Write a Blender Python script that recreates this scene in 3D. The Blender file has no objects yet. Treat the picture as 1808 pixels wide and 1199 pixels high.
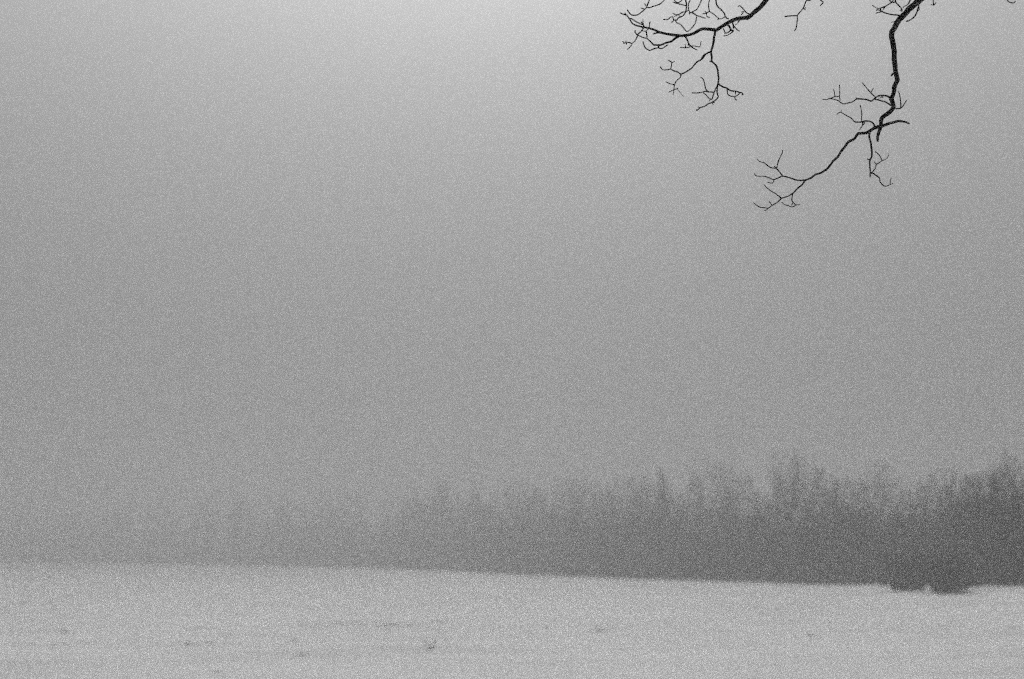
import bpy, math, random
import numpy as np
from mathutils import Vector, noise

random.seed(7)
rng = np.random.default_rng(7)
scn = bpy.context.scene
COL = scn.collection

# ------------------------------------------------------------ camera
F = 50.0 / 36.0 * 1808.0            # focal length in photograph pixels
EYE = 1.6
HORIZON = 1000.0
PITCH = math.atan((HORIZON - 599.5) / F)
cam_d = bpy.data.cameras.new("camera")
cam_d.lens = 50.0
cam_d.sensor_width = 36.0
cam_d.dof.use_dof = True             # focused on the boughs, the wood falls out of focus
cam_d.dof.focus_distance = 5.4
cam_d.dof.aperture_fstop = 2.2
cam_d.clip_start = 0.1
cam_d.clip_end = 3000.0
cam = bpy.data.objects.new("camera", cam_d)
COL.objects.link(cam)
cam.location = (0, 0, EYE)
cam.rotation_euler = (math.radians(90) + PITCH, 0, 0)
scn.camera = cam

# ------------------------------------------------------------ sky, sun, exposure
SUN_EL, SUN_AZ = math.radians(44), math.radians(0)       # azimuth clockwise from the view direction (+Y)
world = bpy.data.worlds.new("World")
scn.world = world
world.use_nodes = True
wt = world.node_tree
wt.nodes.clear()
N, L = wt.nodes.new, wt.links.new
sky = N("ShaderNodeTexSky")
sky.sky_type = 'NISHITA'
sky.sun_disc = False
sky.sun_elevation = SUN_EL
sky.sun_rotation = SUN_AZ
sky.air_density = 1.0
sky.dust_density = 1.1
sky.ozone_density = 1.0
bw = N("ShaderNodeRGBToBW")                               # black and white place: a colourless overcast
L(sky.outputs[0], bw.inputs[0])
# overcast over ground fog: dim at the horizon, bright from some thirty degrees up
tc = N("ShaderNodeTexCoord"); sx = N("ShaderNodeSeparateXYZ")
L(tc.outputs["Generated"], sx.inputs[0])
m1 = N("ShaderNodeMath"); m1.operation = 'MAXIMUM'; m1.inputs[1].default_value = 0.0
L(sx.outputs[2], m1.inputs[0])
mp_ = N("ShaderNodeMath"); mp_.operation = 'POWER'; mp_.inputs[1].default_value = 2.0
L(m1.outputs[0], mp_.inputs[0])
m2 = N("ShaderNodeMath"); m2.operation = 'MULTIPLY_ADD'
m2.inputs[1].default_value = 2.6; m2.inputs[2].default_value = 0.17
L(mp_.outputs[0], m2.inputs[0])
m3 = N("ShaderNodeMath"); m3.operation = 'MULTIPLY'
m2.use_clamp = True
L(bw.outputs[0], m3.inputs[0]); L(m2.outputs[0], m3.inputs[1])
bg = N("ShaderNodeBackground")
bg.inputs["Strength"].default_value = 0.12
L(m3.outputs[0], bg.inputs["Color"])
wo = N("ShaderNodeOutputWorld")
L(bg.outputs[0], wo.inputs["Surface"])

sun_d = bpy.data.lights.new("sun", 'SUN')
sun_d.energy = 0.85
sun_d.angle = math.radians(35)
sun_d.color = (1, 1, 1)
sun = bpy.data.objects.new("sun", sun_d)
COL.objects.link(sun)
sd = Vector((math.sin(SUN_AZ) * math.cos(SUN_EL), math.cos(SUN_AZ) * math.cos(SUN_EL), math.sin(SUN_EL)))
sun.rotation_euler = sd.to_track_quat('Z', 'Y').to_euler()
sun.location = (0, 0, 40)

scn.view_settings.view_transform = 'Standard'
scn.view_settings.look = 'None'
scn.view_settings.exposure = 0.29
scn.view_settings.gamma = 1.0
scn.view_settings.use_curve_mapping = False
scn.render.engine = 'CYCLES'
cy = scn.cycles
cy.use_denoising = False            # the sampling noise stays in, like the grain of the film
cy.use_adaptive_sampling = True
cy.adaptive_threshold = 1.0
cy.adaptive_min_samples = 3
cy.sample_clamp_indirect = 0.7
cy.filter_width = 1.2
world.cycles.sampling_method = "NONE"
cy.max_bounces = 8
cy.diffuse_bounces = 3
cy.volume_bounces = 3
cy.transparent_max_bounces = 4

# ------------------------------------------------------------ helpers
def tag(o, label=None, cat=None, group=None, kind=None):
    if label: o['label'] = label
    if cat: o['category'] = cat
    if group: o['group'] = group
    if kind: o['kind'] = kind
    return o

def empty(name, loc=(0, 0, 0)):
    o = bpy.data.objects.new(name, None)
    o.empty_display_size = 0.3
    o.location = loc
    COL.objects.link(o)
    return o

def mesh_obj(name, V, faces, mat, parent=None, smooth=False):
    """V: (n,3) array, faces: (m,k) array of one face size, or a list of such arrays"""
    V = np.asarray(V, dtype=np.float32)
    if not isinstance(faces, list): faces = [faces]
    faces = [np.asarray(f, dtype=np.int32) for f in faces if len(f)]
    loops = np.concatenate([f.ravel() for f in faces])
    tot = np.concatenate([np.full(len(f), f.shape[1], np.int32) for f in faces])
    start = np.concatenate([[0], np.cumsum(tot)[:-1]]).astype(np.int32)
    me = bpy.data.meshes.new(name)
    me.vertices.add(len(V)); me.vertices.foreach_set('co', V.ravel())
    me.loops.add(len(loops)); me.loops.foreach_set('vertex_index', loops)
    me.polygons.add(len(tot)); me.polygons.foreach_set('loop_start', start)
    me.polygons.foreach_set('loop_total', tot)
    me.polygons.foreach_set('use_smooth', np.full(len(tot), smooth))
    me.update(calc_edges=True)
    me.materials.append(mat)
    o = bpy.data.objects.new(name, me)
    COL.objects.link(o)
    if parent is not None:
        o.parent = parent
        o.location = -np.array(parent.location)      # vertices are given in world space
    return o

def unproject(px, py, depth):
    """point on the sight line of a photograph pixel, `depth` metres along the lens axis"""
    u, v = (px - 904.0) / F, -(py - 599.5) / F
    c, s = math.cos(PITCH), math.sin(PITCH)
    return np.array([u * depth, (c - v * s) * depth, EYE + (s + v * c) * depth])

# ------------------------------------------------------------ materials (all greys: the place is seen in black and white)
def base_mat(name, rough):
    m = bpy.data.materials.new(name); m.use_nodes = True
    b = m.node_tree.nodes["Principled BSDF"]
    b.inputs["Roughness"].default_value = rough
    b.inputs["Specular IOR Level"].default_value = 0.2
    return m, m.node_tree, b

def ramp(nt, src, stops):
    r = nt.nodes.new("ShaderNodeValToRGB")
    r.color_ramp.elements[0].position, r.color_ramp.elements[1].position = stops[0][0], stops[-1][0]
    for e, s in zip(r.color_ramp.elements, (stops[0], stops[-1])): e.color = (s[1],) * 3 + (1,)
    for p, v in stops[1:-1]:
        e = r.color_ramp.elements.new(p); e.color = (v, v, v, 1)
    nt.links.new(src, r.inputs[0])
    return r

def bark_mat(name, lo, hi, scale):
    m, nt, b = base_mat(name, 0.9)
    t = nt.nodes.new("ShaderNodeTexCoord")
    n = nt.nodes.new("ShaderNodeTexNoise"); n.inputs["Scale"].default_value = scale
    n.inputs["Detail"].default_value = 6
    nt.links.new(t.outputs["Object"], n.inputs["Vector"])
    r = ramp(nt, n.outputs["Fac"], [(0.35, lo), (0.65, hi)])
    nt.links.new(r.outputs[0], b.inputs["Base Color"])
    bp = nt.nodes.new("ShaderNodeBump"); bp.inputs["Strength"].default_value = 0.5
    bp.inputs["Distance"].default_value = 0.01
    nt.links.new(n.outputs["Fac"], bp.inputs["Height"]); nt.links.new(bp.outputs[0], b.inputs["Normal"])
    return m

M_BARK = bark_mat("bark", 0.004, 0.018, 60)
M_WOOD = bark_mat("wood_bark", 0.02, 0.05, 4)
M_TWIG = bark_mat("bare_twigs", 0.02, 0.05, 3)
M_STALK = bark_mat("dry_stalks", 0.03, 0.09, 30)

def snow_mat():
    m, nt, b = base_mat("snow", 0.75)
    t = nt.nodes.new("ShaderNodeTexCoord")
    # drifted streaks lying across the view, thin enough for stubble to grey them
    mp = nt.nodes.new("ShaderNodeMapping"); mp.inputs["Scale"].default_value = (0.16, 0.30, 1)
    nt.links.new(t.outputs["Object"], mp.inputs["Vector"])
    n1 = nt.nodes.new("ShaderNodeTexNoise"); n1.inputs["Scale"].default_value = 1.0
    n1.inputs["Detail"].default_value = 7; n1.inputs["Roughness"].default_value = 0.62
    nt.links.new(mp.outputs[0], n1.inputs["Vector"])
    r1 = ramp(nt, n1.outputs["Fac"], [(0.33, 0.74), (0.47, 0.86), (0.68, 0.93)])
    n2 = nt.nodes.new("ShaderNodeTexNoise"); n2.inputs["Scale"].default_value = 9
    n2.inputs["Detail"].default_value = 8; n2.inputs["Roughness"].default_value = 0.7
    nt.links.new(t.outputs["Object"], n2.inputs["Vector"])
    r2 = ramp(nt, n2.outputs["Fac"], [(0.3, 0.90), (0.6, 1.0)])
    mx = nt.nodes.new("ShaderNodeMix"); mx.data_type = 'RGBA'; mx.blend_type = 'MULTIPLY'
    mx.inputs["Factor"].default_value = 1.0
    nt.links.new(r1.outputs[0], mx.inputs["A"]); nt.links.new(r2.outputs[0], mx.inputs["B"])
    nt.links.new(mx.outputs["Result"], b.inputs["Base Color"])
    bp = nt.nodes.new("ShaderNodeBump"); bp.inputs["Strength"].default_value = 0.5
    bp.inputs["Distance"].default_value = 0.05
    nt.links.new(n2.outputs["Fac"], bp.inputs["Height"]); nt.links.new(bp.outputs[0], b.inputs["Normal"])
    return m
M_SNOW = snow_mat()

# ------------------------------------------------------------ the snow field
# wood edge seen across the picture: pixel column, distance, pixel row of its foot
EDGE = np.array([(-500, 435, 993), (0, 425, 994), (350, 355, 997), (700, 265, 1004), (930, 192, 1014), (1150, 140, 1022),
                 (1350, 118, 1028), (1500, 103, 1031), (1690, 92, 1032), (1808, 72, 1033), (2300, 55, 1036)], float)
E_A = (EDGE[:, 0] - 904) / F
E_D = EDGE[:, 1]
E_Z = EYE - (EDGE[:, 2] - HORIZON) * EDGE[:, 1] / F
def edge_dist(a): return float(np.interp(a, E_A, E_D))

def height(x, y):
    d = math.hypot(x, y)
    if d < 1e-6: return 0.0
    ang = math.atan2(x, y)
    a = math.tan(max(-1.2, min(1.2, ang)))
    dt = float(np.interp(a, E_A, E_D)); zt = float(np.interp(a, E_A, E_Z))
    k = min(1.0, d / dt) ** 2
    fwd = max(0.0, min(1.0, (2.2 - abs(ang)) / 0.8))
    z = zt * k * fwd
    if d > 10:
        f = min(1, (d - 10) / 15)
        z += f * 0.07 * noise.noise(Vector((x / 14, y / 9, 3.1)))
        z += f * 0.025 * noise.noise(Vector((x / 3.2, y / 2.0, 7.7)))
    return z

def on_ground(px, py):
    """where the sight line of a pixel meets the field"""
    lo, hi = 5.0, 420.0
    for _ in range(60):
        mid = 0.5 * (lo + hi)
        p = unproject(px, py, mid)
        if p[2] > height(p[0], p[1]): lo = mid
        else: hi = mid
    p = unproject(px, py, lo)
    return np.array([p[0], p[1], height(p[0], p[1])]), lo

angs = np.concatenate([np.linspace(-math.pi, -0.7, 40)[:-1], np.linspace(-0.7, 0.7, 260), np.linspace(0.7, math.pi, 40)[1:-1]])
rads = [0.6]
while rads[-1] < 470: rads.append(rads[-1] * 1.02 + 0.05)
na, nr = len(angs), len(rads)
V = [(0, 0, 0.0)]
for r in rads:
    for t in angs:
        x, y = r * math.sin(t), r * math.cos(t)
        V.append((x, y, height(x, y)))
fan = [(0, 1 + (j + 1) % na, 1 + j) for j in range(na)]
I, J = np.meshgrid(np.arange(nr - 1), np.arange(na), indexing='ij')
J2 = (J + 1) % na
quads = np.stack([1 + I * na + J, 1 + I * na + J2, 1 + (I + 1) * na + J2, 1 + (I + 1) * na + J], -1).reshape(-1, 4)
ground = mesh_obj("ground", V, [np.array(fan), quads], M_SNOW, smooth=True)
tag(ground, "open field under thin even snow, sloping softly up to the left", kind="structure")

# ------------------------------------------------------------ sticks: thin tapered prisms, vectorised
def sticks(P0, P1, r0, r1, sides=3):
    P0, P1 = np.asarray(P0, float), np.asarray(P1, float)
    n = len(P0)
    d = P1 - P0
    ln = np.linalg.norm(d, axis=1, keepdims=True) + 1e-9
    d = d / ln
    ref = np.where(np.abs(d[:, 2:3]) < 0.9, np.array([[0, 0, 1.0]]), np.array([[1.0, 0, 0]]))
    u = np.cross(d, ref); u /= np.linalg.norm(u, axis=1, keepdims=True) + 1e-9
    v = np.cross(d, u)
    V = np.empty((n, 2 * sides, 3))
    for k in range(sides):
        a = 2 * math.pi * k / sides
        o = math.cos(a) * u + math.sin(a) * v
        V[:, k] = P0 + o * np.reshape(r0, (-1, 1))
        V[:, sides + k] = P1 + o * np.reshape(r1, (-1, 1))
    b = (np.arange(n) * 2 * sides)[:, None]
    Fc = np.concatenate([b + np.array([[k, (k + 1) % sides, sides + (k + 1) % sides, sides + k]]) for k in range(sides)])
    return V.reshape(-1, 3), Fc

def spread(rg, D, lo, hi, up=0.0):
    """directions turned away from D by lo..hi radians"""
    r = rg.normal(size=D.shape)
    r -= (r * D).sum(1, keepdims=True) * D
    r /= np.linalg.norm(r, axis=1, keepdims=True) + 1e-9
    a = rg.uniform(lo, hi, (len(D), 1))
    d = D * np.cos(a) + r * np.sin(a)
    d[:, 2] += up
    return d / np.linalg.norm(d, axis=1, keepdims=True)

def grow(rg, P, D, Ln, R, n, ratio, up, t0=0.3, lo=0.45, hi=1.05):
    idx = np.repeat(np.arange(len(P)), n)
    t = rg.uniform(t0, 1.0, len(idx))
    Q = P[idx] + D[idx] * (Ln[idx] * t)[:, None]
    E = spread(rg, D[idx], lo, hi, up)
    l2 = Ln[idx] * ratio * rg.uniform(0.6, 1.25, len(idx)) * (1.15 - 0.4 * t)
    return Q, E, l2, R[idx] * 0.55

def bare_tree(seed, H=8.0, width=1.0, fine=True, base_limb=0.15, n1=26, thin=1.0):
    """a leafless tree of sticks; returns (trunk sticks, crown sticks) as (P0,P1,r0,r1)"""
    rg = np.random.default_rng(seed)
    segs = 6
    P, D, Ln, R = [], [], [], []
    p = np.zeros(3); d = np.array([0, 0, 1.0]); l = H * 0.86 / segs
    for i in range(segs):
        P.append(p.copy()); D.append(d.copy()); Ln.append(l); R.append(0.014 * H * (1 - i / segs) + 0.015)
        p = p + d * l
        d = d + rg.normal(size=3) * 0.12; d[2] = abs(d[2]); d /= np.linalg.norm(d)
    P, D, Ln, R = map(np.array, (P, D, Ln, R))
    R1 = np.append(R[1:], 0.015)
    trunk = (P, P + D * Ln[:, None], R, R1)
    crown = []
    t = np.sort(rg.uniform(base_limb, 1.0, n1))
    k = np.minimum((t * segs).astype(int), segs - 1)
    Q = P[k] + D[k] * (Ln[k] * (t * segs - k))[:, None]
    E = spread(rg, D[k], 0.35, 0.95, 0.25)
    l1 = H * 0.36 * width * (1.12 - 0.75 * t) * rg.uniform(0.7, 1.2, n1)
    cur = (Q, E, l1, np.full(n1, 0.0045 * H))
    for lev, (n, ratio, up) in enumerate([(4, 0.58, 0.30), (4, 0.55, 0.22), (4, 0.62, 0.15)]):
        Q, E, l, r = cur
        crown.append((Q, Q + E * l[:, None], r, r * 0.5))
        if lev == 2 and not fine: break
        cur = grow(rg, Q, E, l, np.maximum(r, 0.007), n, ratio, up, 0.25, 0.25, 0.8)
    if fine:
        Q, E, l, r = cur
        r = np.full(len(l), 0.0045 * thin)
        crown.append((Q, Q + E * l[:, None], r, r * 0.5))
    crown = tuple(np.concatenate([c[i] for c in crown]) for i in range(4))
    return trunk, crown

def bush(seed, H=2.5, W=2.5, n=60, fine=4, lean=0.5):
    rg = np.random.default_rng(seed)
    a = rg.uniform(0, 2 * math.pi, n); rr = np.sqrt(rg.uniform(0, 1, n)) * W * 0.42
    P = np.stack([np.cos(a) * rr, np.sin(a) * rr, np.zeros(n) - 0.05], 1)
    D = np.stack([np.cos(a) * rr * lean, np.sin(a) * rr * lean, np.full(n, 1.0) * W * 0.5], 1) + rg.normal(size=(n, 3)) * 0.25
    D[:, 2] = np.abs(D[:, 2]); D /= np.linalg.norm(D, axis=1, keepdims=True)
    Ln = H * rg.uniform(0.45, 1.0, n); R = np.full(n, 0.014)
    out = [(P, P + D * Ln[:, None], R, R * 0.5)]
    cur = grow(rg, P, D, Ln, R, 7, 0.42, 0.15, 0.08)
    out.append((cur[0], cur[0] + cur[1] * cur[2][:, None], cur[3], cur[3] * 0.6))
    c2 = grow(rg, *cur, fine, 0.6, 0.1, 0.1)
    out.append((c2[0], c2[0] + c2[1] * c2[2][:, None], np.full(len(c2[2]), 0.006), np.full(len(c2[2]), 0.003)))
    S = tuple(np.concatenate([c[i] for c in out]) for i in range(4))
    S[1][:, 2] = np.maximum(S[1][:, 2], 0.0)
    return S

def place(S, loc, rot, s, fat=1.0):
    c, q = math.cos(rot), math.sin(rot)
    Rm = np.array([[c, -q, 0], [q, c, 0], [0, 0, 1]])
    return (S[0] @ Rm.T * s + loc, S[1] @ Rm.T * s + loc, S[2] * fat, S[3] * fat)

# ------------------------------------------------------------ the far wood: one grey mass in the fog
near_trees = [bare_tree(100 + i, 8.0, w, True, 0.08) for i, w in enumerate((0.9, 1.1, 0.75, 1.0, 1.2))]
tall_trees = [bare_tree(150 + i, 8.0, w, True, 0.2, 18, 1.0) for i, w in enumerate((0.7, 0.85, 0.6, 0.75))]
far_trees = [bare_tree(200 + i, 8.0, w, False, 0.05) for i, w in enumerate((1.0, 1.2, 0.9))]
bushes = [bush(300 + i, 2.6, 3.0, 40, 4) for i in range(4)]
# pixel column -> height in metres of the wood there
TOP_PX = np.array([(-500, 900), (0, 900), (350, 890), (700, 872), (900, 855), (1100, 838), (1190, 815), (1300, 818), (1450, 808),
                   (1600, 800), (1700, 797), (1808, 792), (2300, 775)], float)
def wood_height(a, d):
    px = a * F + 904
    foot = np.interp(px, EDGE[:, 0], EDGE[:, 2]); top = np.interp(px, TOP_PX[:, 0], TOP_PX[:, 1])
    return (foot - top) * edge_dist(a) / F
parts = []
a = -0.56
prev = None
while a < 0.56:
    d0 = edge_dist(a)
    px = a * F + 904
    rows = 15 if px > 900 else 8
    for row in range(rows):
        aa = a + rng.uniform(-0.012, 0.012)
        d = edge_dist(aa) * (1.0 + 0.004) + row * (1.6 if px > 900 else 3.2) + rng.uniform(0.5, 2.5)
        Y = d; X = aa * d
        tall = row % 4 > 0
        h = min(16.0, wood_height(aa, d)) * (rng.uniform(0.3, 1.25) if tall and px < 1450 else rng.uniform(0.45, 1.12) if tall else rng.uniform(0.3, 0.7))
        z = height(X, Y) - 0.1
        if px > 850:
            T, Cn = (tall_trees if tall else near_trees)[rng.integers(4)]; fat = 0.30 if tall else 1.0
        else:
            T, Cn = far_trees[rng.integers(len(far_trees))]; fat = 0.7 if tall else 1.5
        s = h / 8.0; rot = rng.uniform(0, 6.28); loc = np.array([X, Y, z])
        parts.append(place(T, loc, rot, s, s * (0.95 if tall else 1.0))); parts.append(place(Cn, loc, rot, s, fat))
        for _ in range(0 if row > 5 else 1 if row > 1 else 2):
            bb = aa + rng.uniform(-0.006, 0.006)
            dd = d + rng.uniform(-0.8, 1.5) if row else edge_dist(bb) + rng.uniform(0, 1.2)
            Xb, Yb = bb * dd, dd
            parts.append(place(bushes[rng.integers(4)], np.array([Xb, Yb, height(Xb, Yb)]), rng.uniform(0, 6.28),
                               h / 8 * rng.uniform(0.7, 1.3), 1.0 if px > 1000 else 2.0))
    # step along the edge by about 2.6 m of real ground (more on the far left)
    e = 1e-3
    p0 = np.array([a * d0, d0]); d1 = edge_dist(a + e); p1 = np.array([(a + e) * d1, d1])
    a += (1.7 if px > 1450 else 2.6 if px > 1100 else 3.0 if px > 850 else 5.0) / (np.linalg.norm(p1 - p0) / e)
S = tuple(np.concatenate([c[i] for c in parts]) for i in range(4))
Vw, Fw = sticks(*S)
wood = mesh_obj("wood", Vw, Fw, M_TWIG)
tag(wood, "leafless wood edging the snow field, dark at right and fading into fog at left", "wood", kind="stuff")
print("wood faces", len(Fw))

# ------------------------------------------------------------ single trees that stand out of the wood
def lone_tree(px, back, top_px, seed, width, label, fat=1.0):
    a = (px - 904) / F
    d = edge_dist(a) + back
    X, Y = a * d, d
    z = height(X, Y)
    foot_px = HORIZON + (EYE - z) * F / d
    H = (foot_px - top_px) * d / F
    r = empty("bare_tree", (X, Y, z))
    tag(r, label, "tree", "trees standing out at the edge of the wood")
    T, Cn = bare_tree(seed, H, width, True, 0.1, 20)
    loc = np.array([X, Y, z - 0.1])
    Vt, Ft = sticks(*place(T, loc, 0, 1.0), sides=7)
    mesh_obj("trunk", Vt, Ft, M_WOOD, r, smooth=True)
    Vc, Fc = sticks(*place(Cn, loc, 0, 1.0, fat))
    mesh_obj("crown", Vc, Fc, M_TWIG, r)
    return r
G1 = "trees standing out at the edge of the wood"
lone_tree(1193, -1, 800, 401, 0.42, "slim upright bare tree, a faint dark column at the middle of the wood's edge", 1.4)
lone_tree(1455, -2, 830, 402, 0.8, "broad bare tree blurred by fog, left of the dark brush that juts onto the snow", 0.4)
lone_tree(1625, 1, 822, 403, 1.0, "foggy bare tree rising directly behind the two dark shrubs", 0.4)
lone_tree(1722, -3, 815, 404, 1.1, "dark bare tree just right of the shrubs, near the picture's edge", 0.4)
lone_tree(1800, -3, 800, 405, 1.3, "darkest and largest bare tree, at the far right end of the wood", 0.5)

# the brush that juts onto the snow
def shrub(px, py, w_px, h_px, seed, label):
    p, d = on_ground(px, py)
    s = w_px * d / F
    h = h_px * d / F
    S = bush(seed, h, s, 200, 7, 0.2)
    S = place(S, np.array([0, 0, 0.0]), 0.7, 1.0, 1.3)
    Vb, Fb = sticks(*S)
    o = mesh_obj("shrub", Vb, Fb, M_TWIG)
    o.location = p
    tag(o, label, "shrub", "shrubs jutting out from the wood")
    return o
shrub(1602, 1042, 62, 56, 501, "dark tangled shrub on the snow, the left and farther of the two before the wood")
shrub(1671, 1047, 50, 66, 502, "dark tangled shrub on the snow, the right and nearer of the two before the wood")

# ------------------------------------------------------------ stalks poking through the snow
def tuft(rg, n, h, w, r, lean=0.35, mat=0.7):
    x = rg.normal(size=(n, 2)) * w * 0.28
    P = np.stack([x[:, 0], x[:, 1], np.full(n, -0.02)], 1)
    D = np.stack([x[:, 0] / max(w, 1e-3) * 1.2 + rg.normal(size=n) * lean, rg.normal(size=n) * lean, np.ones(n)], 1)
    D /= np.linalg.norm(D, axis=1, keepdims=True)
    Ln = h * rg.uniform(0.45, 1.0, n)
    m = P + D * (Ln * 0.55)[:, None]
    D2 = D + np.stack([rg.normal(size=n) * 0.35, rg.normal(size=n) * 0.35, -0.25 * np.ones(n)], 1)
    e = m + D2 * (Ln * 0.45)[:, None]
    root = np.tile(np.array([[0, 0, -0.03]]), (n, 1))     # matted blades lying from the root out to each stalk
    Q = P.copy(); Q[:, 2] = 0.004
    return (np.concatenate([P, m, root]), np.concatenate([m, e, Q]),
            np.concatenate([np.full(2 * n, r), np.full(n, r * mat)]),
            np.concatenate([np.full(n, r * 0.8), np.full(n, r * 0.3), np.full(n, r * mat)]))

WEEDS = [  # column, row of the foot, width and height in pixels, stalks, label
    (760, 1147, 16, 22, 12, "forked dry weed standing alone on the snow below the middle, tallest of the stalks"),
    (1062, 1114, 26, 10, 26, "low dark grass tuft on the snow, right of the middle"),
    (1047, 1115, 14, 5, 10, "tiny flat sprig at the left foot of the dark tuft right of the middle"),
    (966, 1108, 9, 6, 9, "small pale sprig midway between the forked weed and the dark tuft"),
    (1105, 1112, 5, 5, 5, "tiny sprig alone just right of the dark tuft"),
    (113, 1117, 12, 12, 8, "thin dry sprig at the far left, halfway down the snow"),
    (334, 1140, 16, 12, 12, "dry sprig at lower left, in front of a grey streak in the snow"),
    (385, 1187, 12, 10, 8, "small sprig nearest the bottom edge at lower left"),
    (532, 1158, 16, 9, 8, "sparse low tuft near the bottom, left of the forked weed"),
    (1436, 1124, 14, 12, 12, "thin dry sprig on the right half of the snow, below the wood"),
    (1402, 1123, 10, 6, 6, "faint short sprig just left of the thin dry one below the wood"),
    (1693, 1140, 8, 8, 5, "single faint sprig at lower right, below the shrubs"),
]
for k, (px, py, w, h, n, lab) in enumerate(WEEDS):
    p, d = on_ground(px, py)
    rg = np.random.default_rng(600 + k)
    if k == 0:                                             # a forked stem with a few side shoots
        q = d / F
        T = [((0, 0), (-5, 9), 1.3), ((-5, 9), (-8, 22), 0.9), ((-4, 8), (-11, 14), 0.7), ((0, 0), (5, 8), 1.3), ((5, 8), (8, 20), 0.9),
             ((6, 12), (12, 15), 0.7), ((-1, 2), (-9, 4), 0.8), ((1, 2), (9, 5), 0.8), ((0, 0), (1, 13), 0.8)]
        S = (np.array([(a_[0] * q, 0.02 * i_, a_[1] * q - 0.02) for i_, (a_, b_, w_) in enumerate(T)]) * (1, 0.3, 1),
             np.array([(b_[0] * q, 0.03 * i_ - 0.1, b_[1] * q - 0.02) for i_, (a_, b_, w_) in enumerate(T)]) * (1, 0.3, 1),
             np.array([w_ * q * 0.75 for a_, b_, w_ in T]), np.array([w_ * q * 0.5 for a_, b_, w_ in T]))
        V_, F_ = sticks(*S, sides=5)
    else:
        V_, F_ = sticks(*tuft(rg, n, h * d / F, w * d / F, 0.0055))
    o = mesh_obj("dry_weed", V_, F_, M_STALK)
    o.location = p
    tag(o, lab, "dry weed", "dry stalks poking through the snow")

# faint streaks of stubble: past counting
rg = np.random.default_rng(77)
STREAKS = [(690, 1104, 26, 3, 90), (625, 1101, 22, 2, 40), (565, 1103, 22, 2, 30), (800, 1098, 24, 1.5, 26), (770, 1113, 16, 2, 16),
           (835, 1052, 50, 2, 60), (905, 1054, 40, 2, 40), (40, 1066, 45, 4, 60), (100, 1054, 40, 3, 45), (180, 1056, 12, 1.5, 14),
           (350, 1109, 22, 2, 16), (420, 1059, 30, 2, 24), (360, 1135, 30, 2, 22), (430, 1123, 22, 2, 18), (520, 1134, 20, 2, 16),
           (510, 1153, 34, 3, 9), (870, 1115, 30, 2, 16), (1420, 1100, 30, 3, 16), (1380, 1068, 60, 3, 30), (1150, 1092, 60, 4, 18),
           (600, 1065, 60, 3, 24), (700, 1048, 60, 2, 20), (130, 1140, 40, 6, 16), (1600, 1105, 60, 5, 16)]
acc = []
for px, py, sx_, sy_, n in STREAKS:
    for _ in range(int(n * 1.25)):
        qx, qy = px + rg.normal() * sx_, py + rg.normal() * sy_
        p, d = on_ground(qx, max(qy, 1042))
        acc.append(place(tuft(rg, 4, rg.uniform(0.02, 0.09), 0.12, 0.0035), p, 0, 1.0))
S = tuple(np.concatenate([c[i] for c in acc]) for i in range(4))
V_, F_ = sticks(*S)
tag(mesh_obj("stubble", V_, F_, M_STALK), "sparse short stubble showing through the snow in faint streaks", "stubble", kind="stuff")

# ------------------------------------------------------------ the near tree whose boughs hang in at upper right
ZOOM = {'A': (1090, 0, 11.42), 'B': (1230, 0, 11.42), 'C': (1150, 95, 9.517), 'D': (1440, 130, 9.517), 'E': (1320, 240, 8.5625),
        'F': (1480, 200, 8.564), 'G': (1370, 0, 11.42), 'H': (1530, 0, 11.42), 'Z': (1370, 0, 4.128), 'P': (0, 0, 1)}
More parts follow.
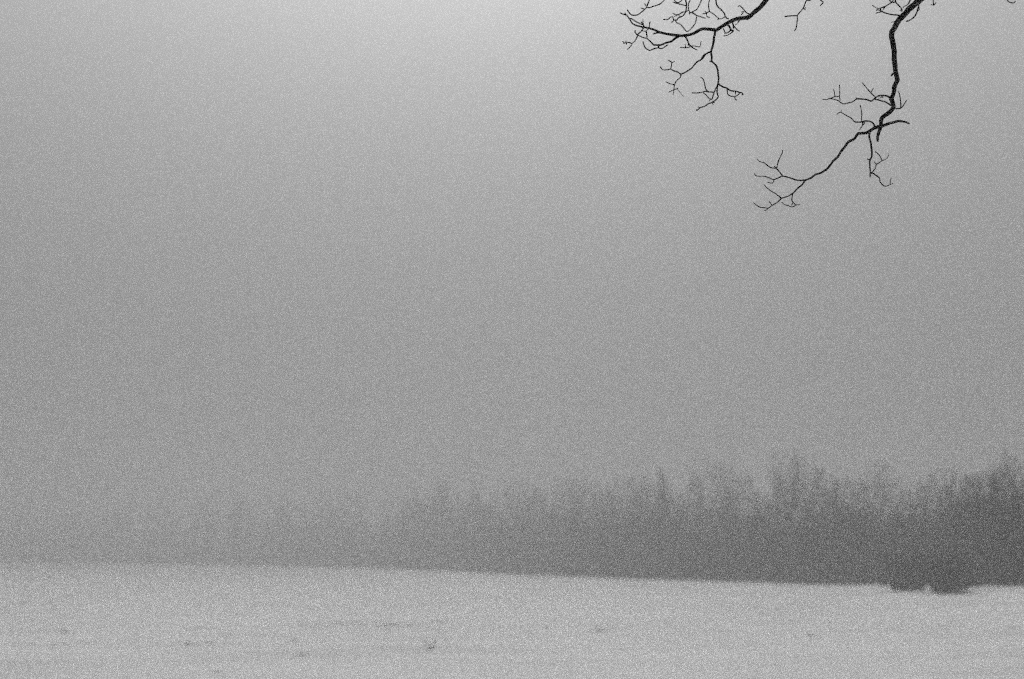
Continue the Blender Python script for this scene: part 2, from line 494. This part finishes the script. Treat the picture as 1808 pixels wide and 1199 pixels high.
# bough traces: "d0 d1 | map x,y x,y ..."; widths in photo pixels; every trace gets its own depth
LIMB_L = """
26 8.5 | P 2560,-230 2350,-330 2100,-380 1850,-330 1650,-220 1500,-130 1400,-50 B 1400,0
8.5 6 | B 1400,0 1300,130 1180,230 1060,340 960,360 820,380 720,415 600,480 500,540 400,610
5.6 5 | B 400,610 250,590 110,585 0,640 A 1500,690 1300,725 1200,715
5.0 1.5 | A 1200,715 1000,685 850,650 740,600 640,570 540,550 420,525 310,480 250,390 190,310 130,290 55,262
1.6 1.6 | A 540,550 520,480 480,445
1.8 1.6 | A 525,500 460,480 380,440 290,380 220,350 190,310 150,260
1.1 0.9 | A 520,480 515,390
1.2 1 | A 640,560 645,520 655,460 640,450
1 0.9 | A 655,460 672,440
2 1.2 | A 540,550 520,570 490,620 410,700 395,760 350,830 295,880 265,940 200,1000
1.5 1.2 | A 295,880 240,860 180,855 120,880
1.2 1 | A 180,855 170,825
1.2 1 | A 180,855 185,895
1.2 1 | A 140,862 105,835
1.2 1 | A 640,570 610,600 580,628 500,625
1.7 1.6 | A 580,630 595,700 590,770 500,750 420,710 355,650 360,620
4.2 1.7 | A 1240,735 1170,770 1080,840 980,865 880,905 830,912 740,905 680,850 590,770
1.5 1.2 | A 740,905 725,918
2 1.5 | A 830,912 830,960 740,980 660,1020 600,990 550,940 515,840
1.7 1.4 | A 830,960 860,980 920,970 960,940 1020,910
2.8 2 | A 860,655 800,660 730,685
3.2 1.3 | A 1370,735 1410,810 1440,880 1490,940 1550,985 1610,1010
2 1.4 | A 1440,880 1430,915
1.3 1.1 | A 1480,935 1400,965 1270,955
1.1 1 | A 1375,960 1370,895
1.3 1.1 | A 1480,930 1560,930 1660,945 1675,890 1690,835
1.9 1.2 | B 1070,295 990,240 930,170 870,115 830,130
1.3 1 | B 950,230 930,265 900,305
1.1 0.9 | B 950,230 900,245
1.5 1.1 | B 865,410 840,450 785,505
2.3 2 | B 715,450 740,510 745,575
1.4 1.1 | B 750,530 800,580 840,615 875,630
3.4 2.8 | B 615,490 660,530 690,600 740,625
1.7 1.4 | B 690,605 640,650 580,665 540,580
1.5 1.1 | B 740,625 680,680 620,710 545,725
1.2 1 | B 580,665 565,680
5 3 | B 1050,360 1020,395
4.6 3.6 | B 385,600 355,730 335,880 290,1040
3.6 2.4 | B 290,1040 300,1130 C 1005,0 1015,60 1015,125 1070,175 1110,240 1120,310 1130,420 1125,500
2.4 1.5 | C 1015,125 980,135
3 1.7 | B 290,1040 220,1070 150,1110 100,1180 C 900,20 850,90 750,150 700,220 600,295 520,335 490,340
1.6 1.5 | C 490,340 440,305 380,290 325,260 250,270 190,268 150,215
1.4 1.2 | C 325,260 345,150 280,110
1.2 1 | C 345,150 390,125
1.5 1.1 | C 500,345 485,400 430,445 390,520 380,600
1.2 1 | C 390,520 320,505 245,470
1.2 1.1 | C 380,607 290,645
1.2 1.1 | C 380,607 450,575
0.8 0.6 | C 380,610 365,690
0.5 0.4 | C 420,590 450,612 540,720
2 1.4 | C 1125,500 1095,560 1060,640 1040,700 1015,770
2.1 1.5 | C 1118,500 1105,600 1110,680 1125,715 1090,770 1020,815 960,840 900,880 820,910 765,955
1.2 1 | C 820,910 785,893
1.2 1 | C 765,955 757,938
1.6 1.2 | C 1050,645 960,640 920,630 860,645 770,658 680,660
1.5 1.2 | C 960,640 915,590 895,500 875,430 830,395
1.4 1.3 | C 1015,770 960,740 920,690 875,660
1 0.9 | C 990,765 970,800
1.3 1 | C 1015,815 1040,855
1.1 0.9 | C 1020,815 1060,820
2.3 1.6 | C 1125,505 1190,550 1270,580 1350,625 1430,630 1490,650 1520,655 1545,680 1520,690
1.5 1.5 | C 1270,580 1275,610 1285,680 1330,710 1390,718 1440,705 1490,655
1.8 1.4 | C 1415,630 1415,680
1.4 1.1 | C 1400,718 1410,760 1440,785
"""
LIMB_R = """
34 11.2 | P 2560,60 2420,-80 2200,-150 2000,-160 1820,-120 1700,-60 H 1070,0
11.2 8.6 | H 1070,0 960,100 860,180 780,280 700,350 620,450 560,570 510,650 505,740 530,850 545,950 560,1050 555,1199
8.6 7.9 | H 555,1199 D 1350,0 1375,110 1330,200 1310,330 1270,420
7.9 7.2 | D 1270,420 1310,560 1240,650 1110,750 1100,880
7.0 4.2 | D 1100,880 1070,970 1040,1060 1045,1135
4 2 | D 1300,0 1272,38
5.6 2.8 | D 1100,890 1200,850 1300,820 1400,800 1520,815 1570,840
6.2 5.0 | D 1110,880 1000,910 900,970 850,1000 780,1000 715,1005
5.0 3.0 | D 715,1005 F 240,390 150,435 100,510 40,580 0,650 E 1290,385 1220,480 1120,555 1030,580 960,635 870,670
2.6 1.1 | E 870,670 830,730 760,790 690,860 600,915 515,945 440,1010 370,1050 310,1095 275,1130 255,1125
2.3 1.8 | E 870,670 800,672 725,665 640,635 530,605
1.8 1 | E 530,605 440,500 350,480 280,430 245,400 190,390 145,355
1.6 1.2 | E 440,500 455,410 485,335 520,265 525,215
1.2 1 | E 440,500 405,460
1.8 1 | E 530,605 400,660 330,635 240,610 140,608 95,570
1.3 1 | E 400,660 380,712 305,703
1.4 1 | E 515,945 430,880 350,830 300,790 245,735
1.2 1 | E 370,1050 325,990
1.4 1 | E 310,1095 200,1080 150,1060 90,1010
1.5 0.9 | E 690,860 675,900 672,980 720,1045 670,1075 600,1050 560,1040 515,1000
1.2 0.9 | E 720,1045 790,1040
1.1 0.9 | E 690,1005 665,1050
3.6 3.2 | F 475,275 470,350 490,450 505,560 505,660
2.6 1.6 | F 505,660 480,710 478,800 485,880 480,965
1.7 1.2 | F 480,710 440,690
2.2 1 | F 485,905 530,912 580,945 625,985 635,1040 680,1090 725,1105 780,1080 830,1062
1.1 0.8 | F 785,1070 790,1010 800,980
1.3 1 | F 490,905 525,880 560,830 580,775 655,720 645,680 620,630 560,580
1.2 0.9 | F 655,720 735,685 765,600
1.1 0.9 | F 580,775 545,735
2.6 0.9 | D 990,890 985,860 950,820 880,797 790,805 750,815 660,810 600,750 500,695 430,650 400,650 355,690
0.9 0.8 | D 430,650 440,615
1.2 1 | D 785,805 770,790 778,680 765,600 748,530
1.7 1 | D 790,805 790,860 770,900 740,940
1.2 1 | D 790,815 825,825 800,860
3.2 1 | D 1245,405 1200,375 1120,365 1050,380 990,420 935,460 850,435 700,425 630,470 550,495 480,510 430,490 370,450 250,425 180,438 120,435
1.8 1.2 | D 700,425 680,405
1.2 1 | D 250,425 215,410
2 1.6 | D 1270,540 1200,490 1120,460 990,428
1.2 1 | D 250,420 320,388 400,378 405,300 405,190
1.1 1 | D 400,378 415,455
1.1 0.9 | D 325,385 318,320 300,265
1.5 1 | D 1010,405 985,380 920,310 870,260 840,215 785,155
1.1 0.9 | D 930,315 970,245
1 0.8 | D 1125,370 1095,405 1060,410
1 0.8 | D 1125,370 1130,410
2 1 | D 1335,590 1380,590 1420,585 1435,540 1425,440 1410,340 1385,300
1.4 1 | D 1425,580 1460,560 1480,525 1530,450
2 1.6 | H 690,310 600,305 480,290 370,260 300,225 215,195 205,215
1.4 1.2 | H 300,235 240,255 190,268
1.5 1.1 | H 690,400 555,435 500,450
2 1.6 | H 1060,30 1050,80 1050,130 1030,190 1010,260 960,340 900,390 800,435
1.3 1.1 | H 1050,130 1065,190 1040,210
1.6 1.3 | P 1662,-32 H 1345,-60 1345,0 1345,70 1360,105 1300,95
1.3 1 | H 1360,105 1400,50
2 1.4 | P 1800,-108 Z 1670,-40 1680,-10 1700,15 1730,22 1745,10
"""
UPPER = """
14 5 | P 1640,-215 1580,-190 1530,-150 1480,-120 1400,-105 1330,-95 1260,-82 1200,-80 1150,-72 1110,-60
1.8 1.5 | P 1150,-72 A 690,-120 650,-10 620,70 585,150 540,200 460,265 400,300 320,308 270,290 200,200
1.7 1.4 | P 1200,-80 A 1050,-200 980,-60 950,0 870,75 790,110 710,130 650,155 585,150
1.2 1.1 | A 540,180 475,165
1.1 1 | A 600,130 570,110 548,75
2.6 1.3 | P 1225,-80 A 1385,-200 1380,0 1395,80 1385,200 1370,260 1310,330 1220,365 1200,400 1140,400 1110,340 1060,355 1020,395 930,395
1.5 1.2 | A 1370,240 1300,250 1220,300 1120,270
1.3 1.1 | A 1220,300 1150,335
1.2 1.1 | A 1260,335 1240,295
1.3 1.2 | A 1145,400 1130,425 1090,450
1.4 1.2 | A 1160,400 1200,460 1270,490 1340,570 1400,635 1440,625 1500,560 1565,480 1595,370 1600,320
1.7 1.4 | A 1390,115 1300,95 1200,70 1120,40
1.6 1.3 | A 1390,-100 1310,-50 1300,0 1250,45 1190,45 1140,-10
1.7 1.4 | P 1235,-80 A 1500,-150 1470,0 1430,80 1430,130 1435,190 1420,220 1370,240
1.4 1.1 | A 1435,190 1460,250 1450,290
2.3 1.5 | P 1255,-82 A 1710,-150 1690,20 1640,130 1600,190 1530,230 1460,265
1.6 1.4 | A 1500,240 1600,310 1700,345 B 175,370
1.3 1.2 | A 1490,250 1560,290 1600,310
1.5 1.2 | P 1262,-82 B 265,-200 260,0 240,80 260,220 350,290 420,350 450,380 520,375 580,330
1.4 1.3 | B 260,225 200,265 120,280
1.3 1.1 | B 200,265 205,330 265,355
1.2 1 | B 200,255 165,230
1.2 1 | B 445,380 420,395
2.6 1.8 | P 1290,-88 B 410,-300 385,-80 390,0 410,110 480,180 550,260 580,330 600,365 645,382
3 1.6 | P 1480,-120 1470,-60 1445,-12 G 690,0 620,8 600,40 550,165 500,230 425,315
1.6 1.3 | G 425,315 430,350 425,440 410,560 375,625
1.7 1.5 | G 425,315 320,318 180,335
1.2 1 | G 550,165 590,200 590,150
1.8 1.4 | P 1468,-58 1452,-20 G 890,-10 925,20 955,45 895,115
2.4 1.7 | P 1590,-195 1588,-100 H 575,-250 570,-60 580,20 620,80 680,140 715,195 715,225 675,205
1.7 1.5 | H 560,-80 455,-30 510,45 580,45
1.7 1.2 | H 545,-30 530,20 490,60 420,105 360,135 250,170 190,155 120,110
1.5 1.2 | H 365,140 330,205
1.4 1.3 | H 270,170 300,225
2.6 2 | P 1620,-205 H 920,-300 900,-60 880,0 850,70
1.2 1 | H 850,70 800,110 755,130 735,165
"""
DEPTH0 = 5.0
def catmull(P, n):
    out = []
    Q = [2 * P[0] - P[1]] + list(P) + [2 * P[-1] - P[-2]]
    for i in range(1, len(Q) - 2):
        p0, p1, p2, p3 = Q[i - 1:i + 3]
        seg = np.linalg.norm(p2 - p1)
        k = max(1, int(seg / n))
        for j in range(k):
            t = j / k
            out.append(0.5 * ((2 * p1) + (-p0 + p2) * t + (2 * p0 - 5 * p1 + 4 * p2 - p3) * t * t + (-p0 + 3 * p1 - 3 * p2 + p3) * t ** 3))
    out.append(P[-1])
    return np.array(out)

net = []          # every traced point so far with its depth: (px, py, depth)
def parse(txt):
    res = []
    for ln in txt.strip().splitlines():
        w, pts = ln.split('|')
        d0, d1 = map(float, w.split())
        m, P = None, []
        for tk in pts.split():
            if ',' in tk:
                x, y = map(float, tk.split(','))
                ox, oy, s = ZOOM[m]
                P.append(np.array([ox + x / s, oy + y / s]))
            else: m = tk
        res.append((d0, d1, P))
    return res

def tube(path, rad, sides, V, Fc, cap=True):
    n = len(path)
    T = np.gradient(path, axis=0)
    T /= np.linalg.norm(T, axis=1, keepdims=True) + 1e-9
    ref = np.array([0.31, 0.9, 0.17]); ref /= np.linalg.norm(ref)
    u = np.cross(T[0], ref); u /= np.linalg.norm(u)
    b = len(V)
    for i in range(n):
        u = u - T[i] * np.dot(u, T[i]); u /= np.linalg.norm(u) + 1e-9
        v = np.cross(T[i], u)
        for k in range(sides):
            a_ = 2 * math.pi * k / sides
            V.append(path[i] + (math.cos(a_) * u + math.sin(a_) * v) * rad[i])
    for i in range(n - 1):
        for k in range(sides):
            k2 = (k + 1) % sides
            Fc.append((b + i * sides + k, b + i * sides + k2, b + (i + 1) * sides + k2, b + (i + 1) * sides + k))
    if cap:                                       # rounded tip
        V.append(path[-1] + T[-1] * rad[-1]); c = len(V) - 1
        e = b + (n - 1) * sides
        for k in range(sides): Fc.append((e + k, e + (k + 1) % sides, c, c))

rb = random.Random(11)
def build_limb(txt, root, first_depth):
    V, Fc = [], []
    for i, (d0, d1, P) in enumerate(parse(txt)):
        path = catmull(P, 2.2 if max(d0, d1) < 5 else 4.0)
        seg = np.concatenate([[0], np.cumsum(np.linalg.norm(np.diff(path, axis=0), axis=1))])
        tot = seg[-1]
        start = first_depth
        if net:
            A = np.array(net)
            dd = np.hypot(A[:, 0] - path[0][0], A[:, 1] - path[0][1])
            j = int(dd.argmin())
            if dd[j] < 14 or i > 0: start = A[j, 2]
        big = d0 > 5
        # twigs swing toward or away from the viewer as freely as they do sideways
        slope = rb.uniform(-0.15, 0.15) if big else rb.choice((-1, 1)) * rb.uniform(0.15, 0.8)
        if i == 0: slope = 0.0
        ph, am = rb.uniform(0, 6.28), (0.012 if big else 0.007)
        dep = start + slope * seg * DEPTH0 / F + am * (np.sin(seg / 18 + ph) - math.sin(ph))
        if d0 < 3: d0 += 0.6
        if d1 < 3: d1 += 0.55
        W = np.linspace(0, 1, len(path)) if tot == 0 else seg / tot
        wd = d0 + (d1 - d0) * W
        pts3, rad = [], []
        for k, (q, dp) in enumerate(zip(path, dep)):
            kn = 1 + 0.10 * noise.noise(Vector((seg[k] * 0.12, i * 3.7, 0))) + 0.06 * noise.noise(Vector((seg[k] * 0.5, i * 1.7, 5)))
            jx = 0.45 * noise.noise(Vector((seg[k] * 0.16, i * 2.3, 9))) * min(1, seg[k] / 6) if 0 < k < len(path) - 1 else 0
            jy = 0.45 * noise.noise(Vector((seg[k] * 0.16, i * 2.3, 19))) * min(1, seg[k] / 6) if 0 < k < len(path) - 1 else 0
            pts3.append(unproject(q[0] + jx, q[1] + jy, dp))
            rad.append(0.5 * wd[k] * kn * dp / F)
            net.append((q[0], q[1], dp))
        tube(np.array(pts3), rad, 9 if big else 6, V, Fc)
    tri = [f[:3] for f in Fc if f[2] == f[3]]; qd = [f for f in Fc if f[2] != f[3]]
    return mesh_obj("branch", np.array(V), [np.array(qd), np.array(tri)], M_BARK, root, smooth=True)

tb = unproject(2560, 60, DEPTH0)
near = empty("overhanging_tree", (tb[0], tb[1], 0.0))
tag(near, "leafless tree whose black crooked boughs and twigs hang into the upper right", "tree")
build_limb(LIMB_R, near, DEPTH0)
net_R = net; net = []
build_limb(LIMB_L, near, DEPTH0)
build_limb(UPPER, near, DEPTH0)
# trunk, just outside the picture on the right, with the rest of its crown above and beyond
V, Fc = [], []
hs = np.linspace(-0.15, 9.5, 40)
path = np.stack([tb[0] + 0.10 * np.sin(hs * 0.9), tb[1] + 0.08 * np.sin(hs * 0.7 + 1), hs], 1)
rad = 0.13 * (1 - hs / 11.5) + 0.10 * np.exp(-np.maximum(hs, 0) * 3)
tube(path, rad, 18, V, Fc)
mesh_obj("trunk", np.array(V), [np.array([f for f in Fc if f[2] != f[3]]), np.array([f[:3] for f in Fc if f[2] == f[3]])],
         M_BARK, near, smooth=True)
rg = np.random.default_rng(31)
n1 = 14
zz = rg.uniform(5.0, 9.2, n1)
P = np.stack([np.full(n1, tb[0]), np.full(n1, tb[1]), zz], 1)
az = rg.uniform(-0.5 * math.pi, 0.5 * math.pi, n1)         # limbs on the side away from the open field
D = np.stack([np.cos(az), np.sin(az), rg.uniform(0.4, 1.2, n1)], 1); D /= np.linalg.norm(D, axis=1, keepdims=True)
cur = (P, D, rg.uniform(1.6, 2.8, n1), np.full(n1, 0.05)); out = []
for n_, ra in ((5, 0.55), (5, 0.6), (4, 0.6)):
    out.append((cur[0], cur[0] + cur[1] * cur[2][:, None], cur[3], cur[3] * 0.6))
    cur = grow(rg, *cur, n_, ra, 0.1)
S = tuple(np.concatenate([c[i] for c in out]) for i in range(4))
V_, F_ = sticks(*S, sides=6)
mesh_obj("branch", V_, F_, M_BARK, near, smooth=True)

# ------------------------------------------------------------ fog
hz = bpy.data.materials.new("fog"); hz.use_nodes = True
ht = hz.node_tree; ht.nodes.clear()
pv = ht.nodes.new("ShaderNodeVolumePrincipled")
pv.inputs["Color"].default_value = (0.60, 0.60, 0.60, 1)
pv.inputs["Density"].default_value = 0.0061
pv.inputs["Anisotropy"].default_value = 0.5
ho = ht.nodes.new("ShaderNodeOutputMaterial")
ht.links.new(pv.outputs[0], ho.inputs["Volume"])
zs = [v for v in (-1.3, 20.0)]
x0, x1, y0, y1 = -500.0, 500.0, -500.0, 500.0
BV = np.array([(x, y, z) for z in zs for y in (y0, y1) for x in (x0, x1)])
BF = np.array([(0, 2, 3, 1), (4, 5, 7, 6), (0, 1, 5, 4), (2, 6, 7, 3), (0, 4, 6, 2), (1, 3, 7, 5)])
fog = mesh_obj("haze", BV, BF, hz)
tag(fog, "even pale fog filling the air over the field and the wood", kind="stuff")
